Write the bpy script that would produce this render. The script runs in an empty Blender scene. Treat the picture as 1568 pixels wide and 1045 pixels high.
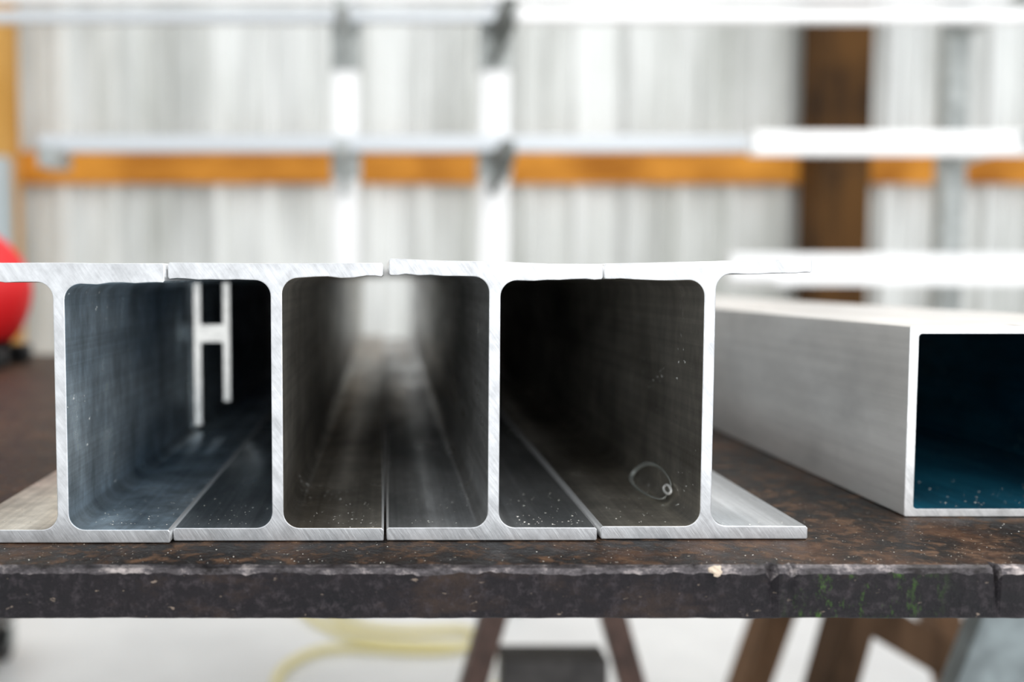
import bpy, bmesh, math, random
from mathutils import Vector, Matrix, noise
random.seed(7)
scene=bpy.context.scene
ZT=0.798      # work-table top height (m)

# ------------------------------------------------------------------ helpers
def new_mat(name):
    m=bpy.data.materials.new(name); m.use_nodes=True
    nt=m.node_tree; nt.nodes.clear()
    out=nt.nodes.new('ShaderNodeOutputMaterial'); b=nt.nodes.new('ShaderNodeBsdfPrincipled')
    nt.links.new(b.outputs[0],out.inputs[0])
    return m,nt,b
def plain(name,col,rough=.5,metal=0,bump=0,bscale=60,var=.0):
    m,nt,b=new_mat(name)
    b.inputs['Base Color'].default_value=(*col,1); b.inputs['Roughness'].default_value=rough; b.inputs['Metallic'].default_value=metal
    tc=nt.nodes.new('ShaderNodeTexCoord')
    n=nt.nodes.new('ShaderNodeTexNoise'); n.inputs['Scale'].default_value=bscale; n.inputs['Detail'].default_value=5
    nt.links.new(tc.outputs['Object'],n.inputs['Vector'])
    if var:
        r=nt.nodes.new('ShaderNodeValToRGB')
        r.color_ramp.elements[0].position=.35; r.color_ramp.elements[1].position=.65
        r.color_ramp.elements[0].color=(*[c*(1-var) for c in col],1)
        r.color_ramp.elements[1].color=(*[min(1,c*(1+var)) for c in col],1)
        nt.links.new(n.outputs[0],r.inputs[0]); nt.links.new(r.outputs[0],b.inputs['Base Color'])
    if bump:
        bp=nt.nodes.new('ShaderNodeBump'); bp.inputs['Strength'].default_value=bump; bp.inputs['Distance'].default_value=.002
        nt.links.new(n.outputs[0],bp.inputs['Height']); nt.links.new(bp.outputs[0],b.inputs['Normal'])
    return m
def noise_node(nt,vec,scale,detail=4,rough=.55,sc=(1,1,1),loc=(0,0,0)):
    mp=nt.nodes.new('ShaderNodeMapping'); mp.inputs['Scale'].default_value=sc; mp.inputs['Location'].default_value=loc
    nt.links.new(vec,mp.inputs[0])
    n=nt.nodes.new('ShaderNodeTexNoise'); n.inputs['Scale'].default_value=scale; n.inputs['Detail'].default_value=detail
    n.inputs['Roughness'].default_value=rough
    nt.links.new(mp.outputs[0],n.inputs['Vector']); return n.outputs[0]
def ramp(nt,fac,stops):
    r=nt.nodes.new('ShaderNodeValToRGB'); cr=r.color_ramp
    while len(cr.elements)<len(stops): cr.elements.new(.5)
    for e,(p,c) in zip(cr.elements,stops):
        e.position=p; e.color=(*c,1) if len(c)==3 else c
    nt.links.new(fac,r.inputs[0]); return r.outputs[0]
def mix(nt,fac,a,b,mode='MIX'):
    m=nt.nodes.new('ShaderNodeMix'); m.data_type='RGBA'; m.blend_type=mode
    for s,v in ((0,fac),(6,a),(7,b)):
        if hasattr(v,'links'): nt.links.new(v,m.inputs[s])
        elif s==0: m.inputs[0].default_value=v
        else: m.inputs[s].default_value=(*v,1)
    return m.outputs[2]
def math_n(nt,op,a,b):
    m=nt.nodes.new('ShaderNodeMath'); m.operation=op
    for i,v in enumerate((a,b)):
        if hasattr(v,'links'): nt.links.new(v,m.inputs[i])
        else: m.inputs[i].default_value=v
    return m.outputs[0]
def bump(nt,b,h,strength,dist=.001):
    bp=nt.nodes.new('ShaderNodeBump'); bp.inputs['Strength'].default_value=strength; bp.inputs['Distance'].default_value=dist
    nt.links.new(h,bp.inputs['Height']); nt.links.new(bp.outputs[0],b.inputs['Normal'])
g=lambda v:(v,v,v)

# aluminium extrusion skin: mill finish, die lines lengthwise, smooth stains, few chips
def alu_skin(name,dark,light,rough=(.27,.38),specks=True,loc=(0,0,0),metal=.88,smear=.5,vert=False,st=.5,bs=.12,scuff=False):
    m,nt,b=new_mat(name)
    tc=nt.nodes.new('ShaderNodeTexCoord').outputs['Object']
    streak=noise_node(nt,tc,210,3,.6,(1,.006,1),loc)
    blot=noise_node(nt,tc,11,3,.5,(1,.35,1),loc)
    sm=noise_node(nt,tc,30,7,.66,(1,1.0,.5) if vert else (1,.3,1),loc)
    col=ramp(nt,blot,[(.36,dark),(.64,light)])
    col=mix(nt,st,col,ramp(nt,streak,[(.38,g(.6)),(.6,g(1.0))]),'MULTIPLY')
    if smear: col=mix(nt,smear,col,ramp(nt,sm,[(.36,g(.35)),(.5,g(.85)),(.64,g(1.5))]),'MULTIPLY')
    if scuff:
        sc1=noise_node(nt,tc,34,3,.5,(1,.35,1.4),(2,5,1)); sc2=noise_node(nt,tc,8,4,.6,(1,.8,1),(7,1,1))
        col=mix(nt,ramp(nt,sc1,[(.70,g(0)),(.74,g(.75))]),col,(.22,.21,.20))
        col=mix(nt,ramp(nt,sc2,[(.48,g(0)),(.62,g(.3))]),col,(.42,.41,.40))
    if specks:
        sp=noise_node(nt,tc,330,2,.5,(1,.7,1),loc)
        zone=noise_node(nt,tc,22,3,.5,(1,.7,1),(5,2,loc[2]))
        f=math_n(nt,'MULTIPLY',ramp(nt,sp,[(.68,g(0)),(.73,g(1))]),ramp(nt,zone,[(.50,g(0)),(.60,g(1))]))
        col=mix(nt,f,col,(.8,.8,.77))
        inv=math_n(nt,'SUBTRACT',metal,math_n(nt,'MULTIPLY',f,metal)); nt.links.new(inv,b.inputs['Metallic'])
    else: b.inputs['Metallic'].default_value=metal
    nt.links.new(col,b.inputs['Base Color'])
    rr=ramp(nt,sm,[(.38,g(rough[1])),(.62,g(rough[0]))]); nt.links.new(rr,b.inputs['Roughness'])
    if bs: bump(nt,b,streak,bs,.0004)
    return m
def alu_cut(name,base=(.74,.75,.77)):
    m,nt,b=new_mat(name)
    tc=nt.nodes.new('ShaderNodeTexCoord').outputs['Object']
    mp=nt.nodes.new('ShaderNodeMapping'); mp.inputs['Rotation'].default_value=(0,math.radians(35),0); nt.links.new(tc,mp.inputs[0])
    saw=noise_node(nt,mp.outputs[0],380,4,.65,(1,1,.10))
    bl=noise_node(nt,tc,70,5,.65)
    c=ramp(nt,saw,[(.32,tuple(x*.82 for x in base)),(.6,base)])
    c=mix(nt,.6,c,ramp(nt,bl,[(.36,g(.62)),(.6,g(1))]),'MULTIPLY')
    nt.links.new(c,b.inputs['Base Color']); b.inputs['Metallic'].default_value=.7; b.inputs['Roughness'].default_value=.40
    bump(nt,b,saw,.4,.0005); return m

M_cut=alu_cut('aluminum_saw_cut')
M_edge=alu_skin('aluminum_flange_edge',(.82,.83,.84),(.93,.93,.93),(.3,.4),False,smear=.1,metal=.6)
M_skin=alu_skin('aluminum_mill_skin',(.32,.35,.37),(.80,.82,.84))
M_skinw=alu_skin('aluminum_mill_skin_stained',(.30,.27,.23),(.78,.73,.64),loc=(1,2,3),vert=True)
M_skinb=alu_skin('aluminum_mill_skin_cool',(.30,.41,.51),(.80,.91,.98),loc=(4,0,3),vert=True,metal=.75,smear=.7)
M_tube=alu_skin('aluminum_tube_skin',(.80,.77,.73),(.91,.89,.86),(.30,.36),False,metal=.5,smear=.12,st=.16,bs=.03,scuff=True)
M_tubein=alu_skin('tube_inner_reflection_tint',(.006,.065,.115),(.028,.21,.32),(.3,.45),True,metal=.3)  # dark bluish reflection painted into the tube's inner colour
M_tubecut=alu_cut('aluminum_tube_cut',(.95,.95,.95))

def mesh_obj(name,verts,faces,mats,fm=None,smooth=False,parent=None,bevel=0,bang=50,seg=2):
    me=bpy.data.meshes.new(name); me.from_pydata(verts,[],faces)
    bm=bmesh.new(); bm.from_mesh(me); bmesh.ops.recalc_face_normals(bm,faces=bm.faces); bm.to_mesh(me); bm.free()
    for m in (mats if isinstance(mats,list) else [mats]): me.materials.append(m)
    if fm:
        for p,i in zip(me.polygons,fm): p.material_index=i
    if smooth:
        for p in me.polygons: p.use_smooth=True
    o=bpy.data.objects.new(name,me); scene.collection.objects.link(o)
    if parent: o.parent=parent
    if bevel:
        md=o.modifiers.new('bevel','BEVEL'); md.width=bevel; md.segments=seg; md.limit_method='ANGLE'; md.angle_limit=math.radians(bang)
    return o
def box(name,x0,x1,y0,y1,z0,z1,mat,parent=None,bevel=.002):
    v=[(x,y,z) for x in(x0,x1) for y in(y0,y1) for z in(z0,z1)]
    f=[(0,1,3,2),(4,6,7,5),(0,4,5,1),(2,3,7,6),(0,2,6,4),(1,5,7,3)]
    return mesh_obj(name,v,f,mat,parent=parent,bevel=bevel)
def bar(name,p0,p1,w,t,mat,parent=None,side=Vector((0,1,0)),bevel=.002):
    p0,p1=Vector(p0),Vector(p1); d=(p1-p0).normalized(); a=d.cross(side).normalized(); b=d.cross(a).normalized()
    v=[]
    for p in(p0,p1):
        for s,u in((-1,-1),(1,-1),(1,1),(-1,1)): v.append(p+a*s*w/2+b*u*t/2)
    return mesh_obj(name,v,[(0,3,2,1),(4,5,6,7),(0,1,5,4),(1,2,6,5),(2,3,7,6),(3,0,4,7)],mat,parent=parent,bevel=bevel)
def cyl(name,p0,p1,r,mat,parent=None,n=24,bevel=.001):
    p0,p1=Vector(p0),Vector(p1); d=(p1-p0).normalized()
    a=d.orthogonal().normalized(); b=d.cross(a); v=[]
    for p in(p0,p1):
        for i in range(n):
            t=2*math.pi*i/n; v.append(p+a*math.cos(t)*r+b*math.sin(t)*r)
    f=[tuple(range(n)),tuple(range(n,2*n))]+[(i,(i+1)%n,n+(i+1)%n,n+i) for i in range(n)]
    return mesh_obj(name,v,f,mat,parent=parent,bevel=bevel)
def empty(name,loc=(0,0,0)):
    e=bpy.data.objects.new(name,None); scene.collection.objects.link(e); return e
def curve(name,pts,r,mat,parent=None,cyclic=False,ext=0):
    cu=bpy.data.curves.new(name,'CURVE'); cu.dimensions='3D'; cu.bevel_depth=r; cu.extrude=ext; cu.bevel_resolution=4; cu.resolution_u=10
    sp=cu.splines.new('NURBS'); sp.points.add(len(pts)-1)
    for p,c in zip(sp.points,pts): p.co=(*c,1)
    sp.order_u=4; sp.use_endpoint_u=not cyclic; sp.use_cyclic_u=cyclic
    cu.materials.append(mat)
    o=bpy.data.objects.new(name,cu); scene.collection.objects.link(o)
    if parent:o.parent=parent
    return o

# ------------------------------------------------------------------ I-beams
def ibeam(bl,br,tl,tr,xw,ztl,ztr,zul,zur,y0,y1,mats,seed):
    rnd=random.Random(seed); t=.0032; r=.0088; tf=.0075; N=8
    P=[];M=[]
    def add(x,z,m): P.append((x,z)); M.append(m)     # m = material of segment starting here
    add(bl+.0006,0,0); add(br-.0006,0,0); add(br,.0008,0); add(br,tf-.0012,0); add(br-.0012,tf,1)
    for i in range(N+1):
        a=math.pi*1.5-math.pi/2*i/N
        add(xw+t+r+r*math.cos(a), tf+r+r*math.sin(a),1)
    xe=xw+t
    for i in range(N+1):
        a=math.pi-math.pi/2*i/N
        zu=zur-.0006
        add(xe+r+r*math.cos(a), zu-r+r*math.sin(a),1)
    for k in(.2,.35,.5,.65,.8,.9): add(xe+r+(tr-xe-r)*k, zur+(-.0008+.0012*k)+rnd.uniform(-.0006,.0006),1)
    add(tr-.0008,zur,1); add(tr,zur+.001,0); add(tr,ztr-.001,0); add(tr-.001,ztr,0)
    for k in(.75,.5,.25): add(tl+(tr-tl)*k, ztl+(ztr-ztl)*k-.0003+rnd.uniform(-.0003,.0003),0)
    add(tl+.001,ztl,0); add(tl,ztl-.001,0); add(tl,zul+.001,0); add(tl+.0008,zul,2)
    xe=xw-t
    for k in(.9,.8,.65,.5,.35,.2): add(xe-r-(xe-r-tl)*k, zul+(-.0008+.0012*k)+rnd.uniform(-.0006,.0006),2)
    for i in range(N+1):
        a=math.pi/2-math.pi/2*i/N
        add(xe-r+r*math.cos(a), zul-.0006-r+r*math.sin(a),2)
    for i in range(N+1):
        a=0-math.pi/2*i/N
        add(xe-r+r*math.cos(a), tf+r+r*math.sin(a),2)
    add(bl+.0012,tf,0); add(bl,tf-.0012,0); add(bl,.0008,0)
    n=len(P)
    v=[(x,y0,ZT+.0003+z) for x,z in P]+[(x,y1,ZT+.0003+z) for x,z in P]
    f=[tuple(range(n)),tuple(range(n,2*n))]; fm=[3,3]
    for i in range(n):
        j=(i+1)%n; f.append((i,j,n+j,n+i)); fm.append(M[i])
    o=mesh_obj('aluminum_i_beam',v,f,mats,fm,bevel=.0006,bang=70)
    for p in o.data.polygons:
        if len(p.vertices)==4: p.use_smooth=True
    return o
ibeam(-.2368,-.1182,-.2362,-.1193,-.1768,.1545,.1535,.1440,.1430,-.004,1.80,[M_edge,M_skinb,M_skinw,M_cut],1)
ibeam(-.1173,-.0009,-.1184,-.0012,-.0594,.1540,.1538,.1450,.1462,0,1.86,[M_edge,M_skinw,M_skin,M_cut],2)
ibeam(.0007,.1174,.0020,.1187,.0598,.1562,.1532,.1470,.1448,.001,1.72,[M_edge,M_skin,M_skin,M_cut],3)
ibeam(.1200,.2355,.1198,.2340,.1783,.1535,.1562,.1450,.1485,.004,1.80,[M_edge,M_skin,M_skinw,M_cut],4)

# unseen blocks added to darken the far part of two of the bays
mdarkener=plain('bay_darkener_brown',(.035,.025,.018),.8,0,.4,40,.4)
def bay_darkener(x0,x1,y0,y1,zb,zt):
    c=.011; P=[(x0+c,zb),(x1-c,zb),(x1,zb+c),(x1,zt-c),(x1-c,zt),(x0+c,zt),(x0,zt-c),(x0,zb+c)]; n=8
    v=[(x,y,ZT+z) for y in(y0,y1) for x,z in P]
    return mesh_obj('added_bay_darkener',v,[tuple(range(n)),tuple(range(n,2*n))]+[(i,(i+1)%n,n+(i+1)%n,n+i) for i in range(n)],mdarkener,bevel=.001)
bay_darkener(-.170,-.066,1.05,1.22,.0080,.138)
bay_darkener(.067,.171,1.05,1.22,.0080,.140)

# H-shaped cut-off slice of a beam standing on the fillet inside the first bay
def hslice():
    ox,oy=-.1724,.350; a=math.radians(8); ca,sa=math.cos(a),math.sin(a)
    W=.0325; t=.0068; t2=.0064; zt=.1418; zl=.0125; zr=.034; z0,z1=.088,.104; th=.006; r=.002
    P=[(0,zl),(t,zl)]
    P+=[(t,z0-r),(t+r*.3,z0-r*.3),(t+r,z0),(W-t2-r,z0),(W-t2-r*.3,z0-r*.3),(W-t2,z0-r)]
    P+=[(W-t2,zr),(W,zr),(W,zt),(W-t2,zt),(W-t2,z1+r),(W-t2-r*.3,z1+r*.3),(W-t2-r,z1),(t+r,z1),(t+r*.3,z1+r*.3),(t,z1+r),(t,zt),(0,zt)]
    n=len(P)
    v=[(ox+u*ca,oy+u*sa,ZT+z) for u,z in P]+[(ox+u*ca,oy+u*sa+th,ZT+z) for u,z in P]
    f=[tuple(range(n)),tuple(range(n,2*n))]+[(i,(i+1)%n,n+(i+1)%n,n+i) for i in range(n)]
    return mesh_obj('aluminum_beam_offcut',v,f,plain('aluminum_offcut_face',(.68,.67,.64),.27,.9,.05,150,.1),bevel=.0004)
hslice()

# ------------------------------------------------------------------ box tube
def tube():
    x0,x1,z0,z1=.3167,.5150,.0,.1166; w=.0056; y0,y1=.057,1.72
    def ring(x0,x1,z0,z1,r,n=5):
        P=[]
        for cx,cz,a0 in((x1-r,z0+r,-90),(x1-r,z1-r,0),(x0+r,z1-r,90),(x0+r,z0+r,180)):
            for i in range(n+1):
                a=math.radians(a0+90*i/n); P.append((cx+r*math.cos(a),cz+r*math.sin(a)))
        return P
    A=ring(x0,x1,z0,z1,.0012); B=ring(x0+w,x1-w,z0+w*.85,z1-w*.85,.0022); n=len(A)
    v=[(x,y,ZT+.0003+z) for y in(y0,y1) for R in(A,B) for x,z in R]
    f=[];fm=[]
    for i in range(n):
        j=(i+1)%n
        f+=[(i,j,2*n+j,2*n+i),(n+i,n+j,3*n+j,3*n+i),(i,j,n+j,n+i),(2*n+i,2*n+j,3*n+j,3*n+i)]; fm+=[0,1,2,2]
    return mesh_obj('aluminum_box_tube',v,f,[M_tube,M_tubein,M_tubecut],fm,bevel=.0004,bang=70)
tube()

# ------------------------------------------------------------------ work table
def table_mat():
    m,nt,b=new_mat('rusty_steel_plate')
    tc=nt.nodes.new('ShaderNodeTexCoord').outputs['Object']
    n1=noise_node(nt,tc,13,8,.7); n2=noise_node(nt,tc,75,6,.72); n3=noise_node(nt,tc,480,2,.5)
    c=ramp(nt,n1,[(.36,(.003,.002,.002)),(.5,(.010,.006,.004)),(.64,(.070,.031,.014))])
    c=mix(nt,ramp(nt,n2,[(.5,g(0)),(.66,g(.9))]),c,(.14,.076,.042))
    sp=math_n(nt,'MULTIPLY',ramp(nt,n3,[(.68,g(0)),(.74,g(.9))]),ramp(nt,n1,[(.42,g(.0)),(.55,g(1))]))
    c=mix(nt,sp,c,(.65,.57,.46))
    nt.links.new(c,b.inputs['Base Color']); b.inputs['Specular IOR Level'].default_value=.22
    nt.links.new(ramp(nt,n2,[(.3,g(.30)),(.7,g(.65))]),b.inputs['Roughness'])
    bump(nt,b,n2,1.0,.0025); return m
def edge_mat():
    m,nt,b=new_mat('blackened_steel_edge')
    tc=nt.nodes.new('ShaderNodeTexCoord').outputs['Object']
    n1=noise_node(nt,tc,16,8,.7,(1,1,2)); n2=noise_node(nt,tc,150,6,.8); n3=noise_node(nt,tc,330,3,.5,(.5,1,1))
    c=ramp(nt,n1,[(.36,(.003,.0025,.005)),(.54,(.010,.007,.010)),(.70,(.045,.027,.020))])
    c=mix(nt,ramp(nt,n2,[(.50,g(0)),(.66,g(.7))]),c,(.065,.053,.060))
    c=mix(nt,ramp(nt,n3,[(.69,g(0)),(.75,g(.7))]),c,(.36,.28,.22))
    sx=nt.nodes.new('ShaderNodeSeparateXYZ'); nt.links.new(tc,sx.inputs[0])
    zx=ramp(nt,sx.outputs[0],[(.20,g(0)),(.225,g(1)),(.25,g(1)),(.29,g(.0))])
    gn=noise_node(nt,tc,75,6,.8,(1.5,1,.7),(3,3,3))
    f=math_n(nt,'MULTIPLY',zx,ramp(nt,gn,[(.55,g(0)),(.68,g(.8))]))
    c=mix(nt,f,c,(.08,.20,.02))
    nt.links.new(c,b.inputs['Base Color']); b.inputs['Specular IOR Level'].default_value=.3
    nt.links.new(ramp(nt,n2,[(.3,g(.30)),(.7,g(.6))]),b.inputs['Roughness'])
    bump(nt,b,n2,1.0,.003); return m
def rim_mat():
    m,nt,b=new_mat('worn_steel_rim')
    tc=nt.nodes.new('ShaderNodeTexCoord').outputs['Object']
    n1=noise_node(nt,tc,45,7,.8,(.6,1,1))
    c=ramp(nt,n1,[(.40,(.015,.012,.012)),(.53,(.09,.08,.085)),(.68,(.50,.44,.42))])
    nt.links.new(c,b.inputs['Base Color']); b.inputs['Metallic'].default_value=.6; b.inputs['Roughness'].default_value=.33
    bump(nt,b,n1,.6,.002); return m
MT,ME,MR=table_mat(),edge_mat(),rim_mat()
tb=empty('steel_work_table')
def table_top():
    X0,X1=-1.15,1.55; yb=1.36; yf=-.0475; th=.0275
    xs=[]; x=X0
    while x<X1: xs.append(x); x+= .0012 if -.3<x<.5 else .02
    xs.append(X1)
    notches=[(.196,.0035,.014),(.206,.0025,.007),(.310,.0022,.014),(-.07,.003,.003),(-.25,.005,.003),(.185,.006,.004)]
    v=[];K=6
    for x in xs:
        n=noise.noise(Vector((x*28,1,0)))*.0014+noise.noise(Vector((x*120,4,0)))*.0011+noise.noise(Vector((x*330,4,0)))*.0006
        nb=noise.noise(Vector((x*25,9,0)))*.0008+noise.noise(Vector((x*110,2,0)))*.0005
        cut=0
        for c,w,d in notches:
            if abs(x-c)<w: cut=max(cut,d*(1-abs(x-c)/w)*.5)
        r=.0030+n+cut*.6
        v+=[(x,yb,ZT),(x,yf+r*1.2,ZT),(x,yf+r*.25+cut*.3,ZT-r*.35),(x,yf+cut*.3,ZT-r*1.25),(x,yf+.0008+nb,ZT-th+.001),(x,yf+.0025,ZT-th+nb*.6)]
    v2=[(x,yb,ZT-th) for x in xs]; n=len(xs); base=len(v); v+=v2
    f=[];fm=[]
    for i in range(n-1):
        a=i*K;b=(i+1)*K
        for k,m in((0,0),(1,2),(2,2),(3,1),(4,1)):
            f.append((a+k,a+k+1,b+k+1,b+k)); fm.append(m)
        f.append((a+5,base+i,base+i+1,b+5)); fm.append(1)
        f.append((a,b,base+i+1,base+i)); fm.append(1)
    f.append((0,1,2,3,4,5,base)); fm.append(1); L=(n-1)*K; f.append((L,L+1,L+2,L+3,L+4,L+5,base+n-1)); fm.append(1)
    return mesh_obj('table_top',v,f,[MT,ME,MR],fm,parent=tb)
table_top()
mblob=plain('dried_caulk',(.66,.54,.42),.6,0,.4,300)
bm=bmesh.new(); bmesh.ops.create_icosphere(bm,subdivisions=3,radius=.0033)
for vv in bm.verts: vv.co=Vector((vv.co.x*1.2,vv.co.y*.8,vv.co.z*.75))*(1+.5*noise.noise(vv.co*500))
me=bpy.data.meshes.new('weld_spatter'); bm.to_mesh(me); bm.free(); me.materials.append(mblob)
o=bpy.data.objects.new('weld_spatter_bead',me); o.location=(.1675,-.046,ZT-.0025); o.parent=tb; scene.collection.objects.link(o)
mbrown=plain('brown_painted_steel',(.10,.055,.042),.5,.2,.3,40,.35)
mdark=plain('dark_steel',(.055,.05,.048),.5,.3,.3,40,.3)
mgz=plain('zinc_plate',(.26,.30,.31),.45,.4,.3,25,.25)
for xa,nm in((.24,'a'),(-.86,'b')):
    for yy in((.86,.30) if nm!='a' else (.86,)):
        k='%s_%d'%(nm,int(yy*100))
        bar('trestle_leg_l_'+k,(xa-.004,yy,ZT-.05),(xa-.214,yy,.0),.036,.036,mbrown,tb)
        bar('trestle_leg_r_'+k,(xa+.004,yy,ZT-.05),(xa+.218,yy,.0),.036,.036,mbrown,tb)
        box('trestle_crossbar_'+k,xa-.075,xa+.075,yy-.03,yy+.03,.325,.405,mdark,tb)
        box('trestle_shoe_'+k,xa-.06,xa+.06,yy-.035,yy+.035,ZT-.12,ZT-.028,mdark,tb)
# galvanised end frame
bar('end_leg_left',(.800,.557,.765),(.540,.557,.0),.13,.03,mgz,tb)
bar('end_leg_right',(.885,.557,.765),(1.145,.557,.0),.13,.03,mgz,tb)
box('end_channel',.745,.94,.5,.86,.70,.770,mgz,tb,.003)

def shavings():
    v=[];f=[]
    def chip(x,y,z,s):
        k=len(v)
        pts=[(math.cos(t)*s*random.uniform(.4,1.2),math.sin(t)*s*random.uniform(.4,1.2)) for t in(0,2.1,4.2)]
        for px,py in pts: v.append((x+px,y+py,z+random.uniform(0,s*.25)))
        v.append((x,y,z+s*random.uniform(.25,.6)))
        f.extend([(k,k+1,k+3),(k+1,k+2,k+3),(k+2,k,k+3),(k,k+2,k+1)])
    zones=[(.074,.112,.006,.09,ZT+.0079,70,.0008),(-.044,-.004,.01,.10,ZT+.0079,50,.0006),(.008,.044,.01,.10,ZT+.0079,35,.0006),
           (-.165,-.122,.006,.10,ZT+.0079,60,.0006),(-.110,-.078,.008,.09,ZT+.0079,35,.0006),(.126,.160,.01,.09,ZT+.0079,25,.0006),(.195,.232,.01,.12,ZT+.0079,15,.0005),
           (-.23,-.19,.01,.09,ZT+.0079,30,.0006),(.33,.50,.062,.15,ZT+.0053,60,.0009),
           (-.28,.46,-.041,-.006,ZT,220,.0005),(.24,.31,.0,.2,ZT,60,.0004),(.31,.46,-.02,.05,ZT,50,.0005)]
    for x0,x1,y0,y1,z,n,s in zones:
        for _ in range(n):
            chip(random.uniform(x0,x1),y0+(y1-y0)*random.random()**1.6,z,s*random.uniform(.3,1.7)*.8)
    mesh_obj('aluminum_shavings',v,f,plain('shaving_metal',(.8,.78,.72),.4,.3))
shavings()
mtape=plain('clear_tape',(.40,.42,.40),.2,.3)
curve('tape_curl',[(.1735,.066,ZT+.014),(.1742,.050,ZT+.020),(.1742,.075,ZT+.027),(.1742,.115,ZT+.024),(.1705,.135,ZT+.0125),(.165,.125,ZT+.0088),(.164,.090,ZT+.0088),(.167,.062,ZT+.0096),(.1705,.052,ZT+.0125)],.0003,mtape,cyclic=True,ext=.0010)
curve('tape_curl.001',[(.1705,.052,ZT+.0145),(.1722,.046,ZT+.018),(.1722,.058,ZT+.021),(.1712,.066,ZT+.016)],.0008,plain('tape_adhesive',(.8,.8,.78),.3,.1),cyclic=True)

# ------------------------------------------------------------------ red welding helmet
hel=empty('welding_helmet')
mred=plain('red_matte_shell',(.72,.008,.012),.55,0,0); mblk=plain('black_plastic',(.008,.008,.009),.4)
def helmet():
    c=Vector((-.734,1.12,ZT+.120)); v=[];f=[];fm=[]
    nu,nv=48,28
    sp=lambda t,e: math.copysign(abs(t)**e,t)
    for j in range(nv+1):
        ph=math.pi*j/nv
        for i in range(nu):
            th=2*math.pi*i/nu
            z=sp(math.cos(ph),.9); rr=sp(math.sin(ph),.75)
            x=rr*math.cos(th); y=rr*math.sin(th)
            s=1.0-.10*max(0,-z)-.16*max(0,z)**2
            yy=y*(.125 if y<0 else .115)
            if y<-.55: yy=-.125*.55+(y+.55)*.05
            v.append(c+Vector((x*.140*s,yy*s,z*.118)))
    for j in range(nv):
        for i in range(nu):
            k=(i+1)%nu; f.append((j*nu+i,j*nu+k,(j+1)*nu+k,(j+1)*nu+i))
            z=math.cos(math.pi*(j+.5)/nv); fm.append(1 if (z<-.60 or z>.93) else 0)
    mesh_obj('shell',v,f,[mred,mblk],fm,smooth=True,parent=hel)
    box('visor_frame',c.x-.065,c.x+.065,c.y-.105,c.y-.06,c.z-.02,c.z+.05,mblk,hel,.006)
    box('visor_lens',c.x-.05,c.x+.05,c.y-.108,c.y-.1,c.z-.008,c.z+.038,plain('lens_glass',(.01,.03,.02),.08),hel,.002)
    bar('chin_skirt_front',(c.x-.10,c.y-.05,ZT+.016),(c.x+.118,c.y-.05,ZT+.016),.032,.03,mblk,hel,bevel=.006)
    bar('chin_skirt_back',(c.x-.10,c.y+.06,ZT+.016),(c.x+.118,c.y+.06,ZT+.016),.032,.03,mblk,hel,bevel=.006)
helmet()

# ------------------------------------------------------------------ building shell
WY=3.957
def wall_mat():
    m,nt,b=new_mat('white_ribbed_steel')
    tc=nt.nodes.new('ShaderNodeTexCoord').outputs['Object']
    n1=noise_node(nt,tc,1.6,5,.6,(1.5,1,.35)); n2=noise_node(nt,tc,5,4,.6,(2,1,.12))
    c=ramp(nt,n1,[(.35,(.60,.61,.575)),(.62,(.92,.93,.91))])
    c=mix(nt,.5,c,ramp(nt,n2,[(.38,g(.6)),(.56,g(1))]),'MULTIPLY')
    nt.links.new(c,b.inputs['Base Color']); b.inputs['Roughness'].default_value=.35
    return m
MW=wall_mat()
def ribbed(name,p0,dirv,length,h,nrm,mat):
    pitch=.2286; prof=[]; s=0
    while s<length:
        prof+=[(s,0),(s+.010,.042),(s+.05,.042),(s+.060,0),(s+.115,0),(s+.120,.012),(s+.135,.012),(s+.140,0),(s+.17,0),(s+.175,.012),(s+.19,.012),(s+.195,0)]
        s+=pitch
    p0=Vector(p0);d=Vector(dirv);nr=Vector(nrm);v=[]
    for a,o in prof:
        q=p0+d*a+nr*o; v+=[q,q+Vector((0,0,h))]
    f=[(2*i,2*i+2,2*i+3,2*i+1) for i in range(len(prof)-1)]
    return mesh_obj(name,v,f,mat)
ribbed('wall_back',(-4.2,WY,0),(1,0,0),9.4,3.6,(0,-1,0),MW)
ribbed('wall_left',(-4.2,-2.5,0),(0,1,0),6.4,3.6,(1,0,0),MW)
mfl,nt,b=new_mat('pale_concrete'); tc=nt.nodes.new('ShaderNodeTexCoord').outputs['Object']
n1=noise_node(nt,tc,1.8,8,.6); nt.links.new(ramp(nt,n1,[(.3,(.76,.76,.76)),(.7,(.95,.95,.94))]),b.inputs['Base Color']); b.inputs['Roughness'].default_value=.45
bump(nt,b,noise_node(nt,tc,80,4),.2)
box('floor',-4.3,5.3,-2.6,4.1,-.12,0,mfl,bevel=0)
def wood(name,c1,c2,axis):
    m,nt,b=new_mat(name); tc=nt.nodes.new('ShaderNodeTexCoord').outputs['Object']
    sc=[1,1,1]; sc[axis]=.08
    n=noise_node(nt,tc,28,6,.65,tuple(sc)); n2=noise_node(nt,tc,2.2,3)
    c=mix(nt,.5,ramp(nt,n,[(.35,c1),(.65,c2)]),ramp(nt,n2,[(.38,c1),(.6,c2)]))
    nt.links.new(c,b.inputs['Base Color']); b.inputs['Roughness'].default_value=.75; b.inputs['Specular IOR Level'].default_value=.2; return m
wg=wood('orange_pine',(.30,.095,.008),(.85,.36,.05),0); wp=wood('dark_weathered_pine',(.004,.003,.0025),(.13,.058,.014),2); wt=wood('tan_pine',(.55,.27,.05),(.72,.40,.12),2)
fr=empty('wall_timber_frame')
box('girt_mid',-4.1,5.1,WY-.082,WY-.044,1.359,1.500,wg,fr,.003)
box('girt_low',-4.1,5.1,WY-.082,WY-.044,.30,.44,wg,fr,.003)
box('girt_high',-4.1,5.1,WY-.082,WY-.044,2.42,2.56,wg,fr,.003)
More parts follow.
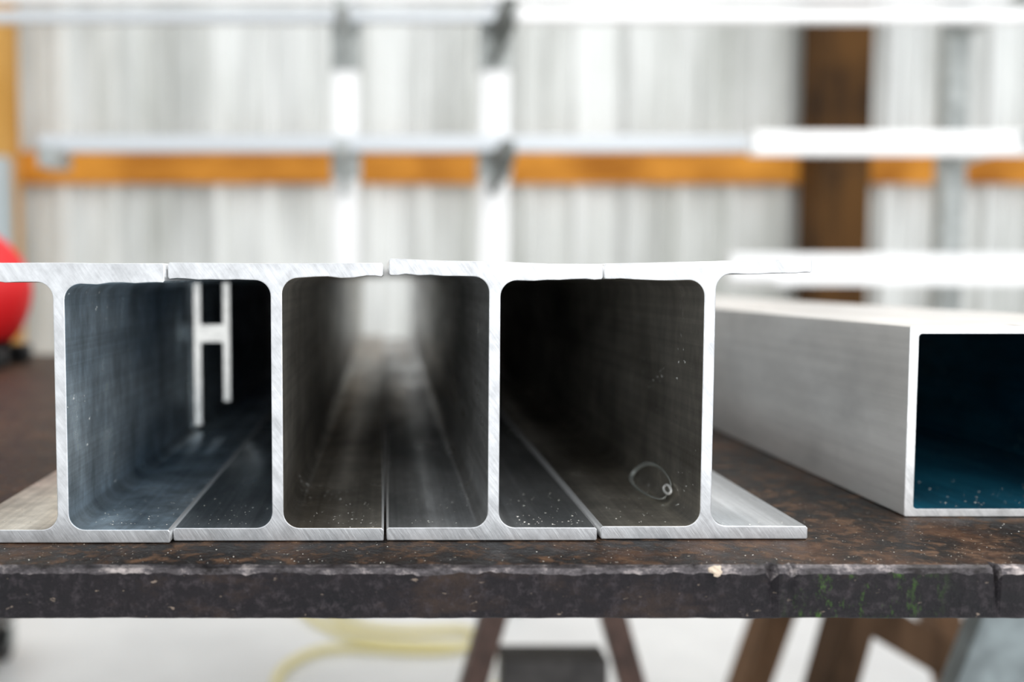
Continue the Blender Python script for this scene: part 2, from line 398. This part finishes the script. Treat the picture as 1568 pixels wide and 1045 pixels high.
box('post_right',1.820,2.035,WY-.29,WY-.084,0,3.5,wp,fr,.004)
box('post_left',-1.86,-1.60,WY-.24,WY-.084,0,3.5,wt,fr,.004)
ep=empty('electrical_panel'); mgr=plain('grey_enamel',(.50,.56,.58),.45,.1)
box('panel_box',-1.86,-1.575,WY-.34,WY-.243,1.053,1.448,mgr,ep,.006)
box('panel_door',-1.845,-1.59,WY-.348,WY-.34,1.07,1.43,mgr,ep,.004)
cyl('conduit',(-1.72,WY-.29,1.448),(-1.72,WY-.29,3.3),.016,mgr,ep)

# ------------------------------------------------------------------ storage rack
rk=empty('cantilever_storage_rack'); Y=2.457
mwh=plain('white_powder_coat',(.95,.95,.95),.35,.0); mga=plain('galvanized_steel',(.40,.42,.41),.4,.4,.2,30,.2); mra=plain('raw_aluminum_rail',(.62,.65,.68),.35,.4)
mdk=plain('rack_dark_bracket',(.14,.15,.14),.5,.2,.2,30,.3)
for i,(a,bq) in enumerate(((-.156,-.080),(.285,.371))):
    box('upright_%d'%i,a,bq,Y,Y+.07,0,2.6,mwh,rk,.004)
    for k,z in enumerate((1.313,1.689,2.1)):
        c=(a+bq)/2; mm=mdk if i else mga
        box('sleeve_%d_%d'%(i,k),a-.006,bq+.006,Y-.006,Y+.076,z-.075 if k==0 else z-.13,z+.005,mga,rk,.003)
        box('arm_%d_%d'%(i,k),c-.018,c+.018,Y-.32,Y,z-.035,z-.002,mm,rk,.003)
        bar('gusset_%d_%d'%(i,k),(c+.03*i,Y-.16,z-.02),(c-.01*i,Y-.006,z-.11),.024,.024,mm,rk,Vector((1,0,0)))
    box('foot_%d'%i,a-.02,bq+.02,Y-.25,Y+.2,0,.05,mga,rk,.004)
for i,a in enumerate((1.671,2.45)):
    box('end_upright_%d'%i,a,a+.066,Y,Y+.06,0,2.6,mga,rk,.004)
    for z in(1.313,1.689): bar('end_arm_%d_%d'%(i,int(z*100)),(a+.033,Y,z-.02),(a+.033,Y-.5,z+.01),.03,.035,mga,rk,Vector((1,0,0)))
    box('end_foot_%d'%i,a-.02,a+.09,Y-.25,Y+.2,0,.05,mga,rk,.004)
box('rail_mid_back',-1.02,3.0,Y-.05,Y-.008,1.315,1.362,mra,rk,.004)
box('rail_mid_bracket',-1.02,-.955,Y-.06,Y+.06,1.27,1.33,mga,rk,.004)
box('rail_mid_front',.98,3.0,Y-.33,Y-.28,1.272,1.334,mwh,rk,.004)
box('rail_top_back',-1.15,3.0,Y-.05,Y-.008,1.690,1.722,mra,rk,.004)
box('rail_top_front',.35,3.0,Y-.33,Y-.28,1.622,1.655,mwh,rk,.004)
box('rail_upper',-1.15,3.0,Y-.05,Y-.008,1.750,1.78,mwh,rk,.004)
box('rail_low',1.02,3.0,Y-.055,Y-.008,.924,1.016,mwh,rk,.004)
box('shelf_low',1.02,3.0,Y-.40,Y-.055,.924,.942,mwh,rk,.003)

# ------------------------------------------------------------------ under / beyond the table
mho=plain('yellow_rubber',(.90,.80,.40),.45)
curve('yellow_air_hose',[(-.17,2.35,.012),(-.16,2.16,.012),(-.08,2.06,.012),(.08,2.02,.013),(.22,2.06,.014),(.26,1.96,.016),(.16,1.88,.014),(0,1.90,.012),(-.14,1.93,.012),(-.23,1.84,.012),(-.27,1.70,.012),(-.2,1.5,.012),(.1,1.45,.012),(.3,1.7,.018),(.34,1.90,.012),(.2,1.93,.012),(-.05,1.94,.012),(-.2,2.1,.012),(-.3,2.35,.012),(-.2,2.9,.012)],.010,mho)
sh=empty('wooden_sawhorse'); wsb=wood('sawhorse_wood',(.05,.028,.015),(.28,.16,.09),2)
bar('leg_front_left',(.849,1.06,.742),(.633,1.0,.0),.045,.085,wsb,sh)
bar('leg_front_right',(.911,1.06,.742),(1.127,1.0,.0),.045,.085,wsb,sh)
bar('leg_back_left',(.849,1.26,.742),(.633,1.30,.0),.045,.085,wsb,sh)
bar('leg_back_right',(.911,1.26,.742),(1.127,1.30,.0),.045,.085,wsb,sh)
box('top_beam',.86,.90,.98,1.34,.68,.769,wsb,sh,.003)
bar('brace',(.76,1.035,.415),(1.02,1.03,.26),.06,.02,wsb,sh)
dl=empty('equipment_dolly')
box('deck',-1.75,-.925,1.42,1.93,.10,.14,mdark,dl,.006)
for i,(x,y) in enumerate(((-.945,1.87),(-.97,1.48),(-1.65,1.48),(-1.65,1.87))):
    cyl('wheel_%d'%i,(x-.014,y,.042),(x+.014,y,.042),.042,mblk,dl,32,.005)
    cyl('hub_%d'%i,(x-.017,y,.042),(x+.017,y,.042),.014,mga,dl)
    box('fork_%d'%i,x-.024,x-.019,y-.015,y+.015,.035,.10,mga,dl,.001); box('forkb_%d'%i,x+.019,x+.024,y-.015,y+.015,.035,.10,mga,dl,.001)

# ------------------------------------------------------------------ light
w=bpy.data.worlds.new('daylight'); scene.world=w; w.use_nodes=True
bg=w.node_tree.nodes['Background']; bg.inputs[0].default_value=(.95,.98,1,1); bg.inputs[1].default_value=1.28
def area(name,loc,rot,sx,sy,e,col=(1,1,1)):
    l=bpy.data.lights.new(name,'AREA'); l.shape='RECTANGLE'; l.size=sx; l.size_y=sy; l.energy=e; l.color=col
    o=bpy.data.objects.new(name,l); o.location=loc; o.rotation_euler=[math.radians(a) for a in rot]; scene.collection.objects.link(o); return o
area('shop_light_table',(1.4,.2,2.9),(0,18,0),1.5,2.5,50,(1,.98,.95))
area('added_front_fill',(1.1,-2.4,1.25),(90,0,0),1.9,1.5,15,(.97,.98,1))  # added fill lamp behind the camera, brightens beam interiors and cut faces

# ------------------------------------------------------------------ camera
cam=bpy.data.cameras.new('camera'); co=bpy.data.objects.new('camera',cam); scene.collection.objects.link(co)
co.location=(0,-.543,.944); co.rotation_euler=(math.radians(90-3.64),math.radians(0),0)
cam.sensor_width=36; cam.lens=35; cam.shift_x=.1237; cam.clip_start=.01
cam.dof.use_dof=True; cam.dof.focus_distance=.552; cam.dof.aperture_fstop=3.0
scene.camera=co
scene.view_settings.view_transform='Standard'
scene.view_settings.look='None'
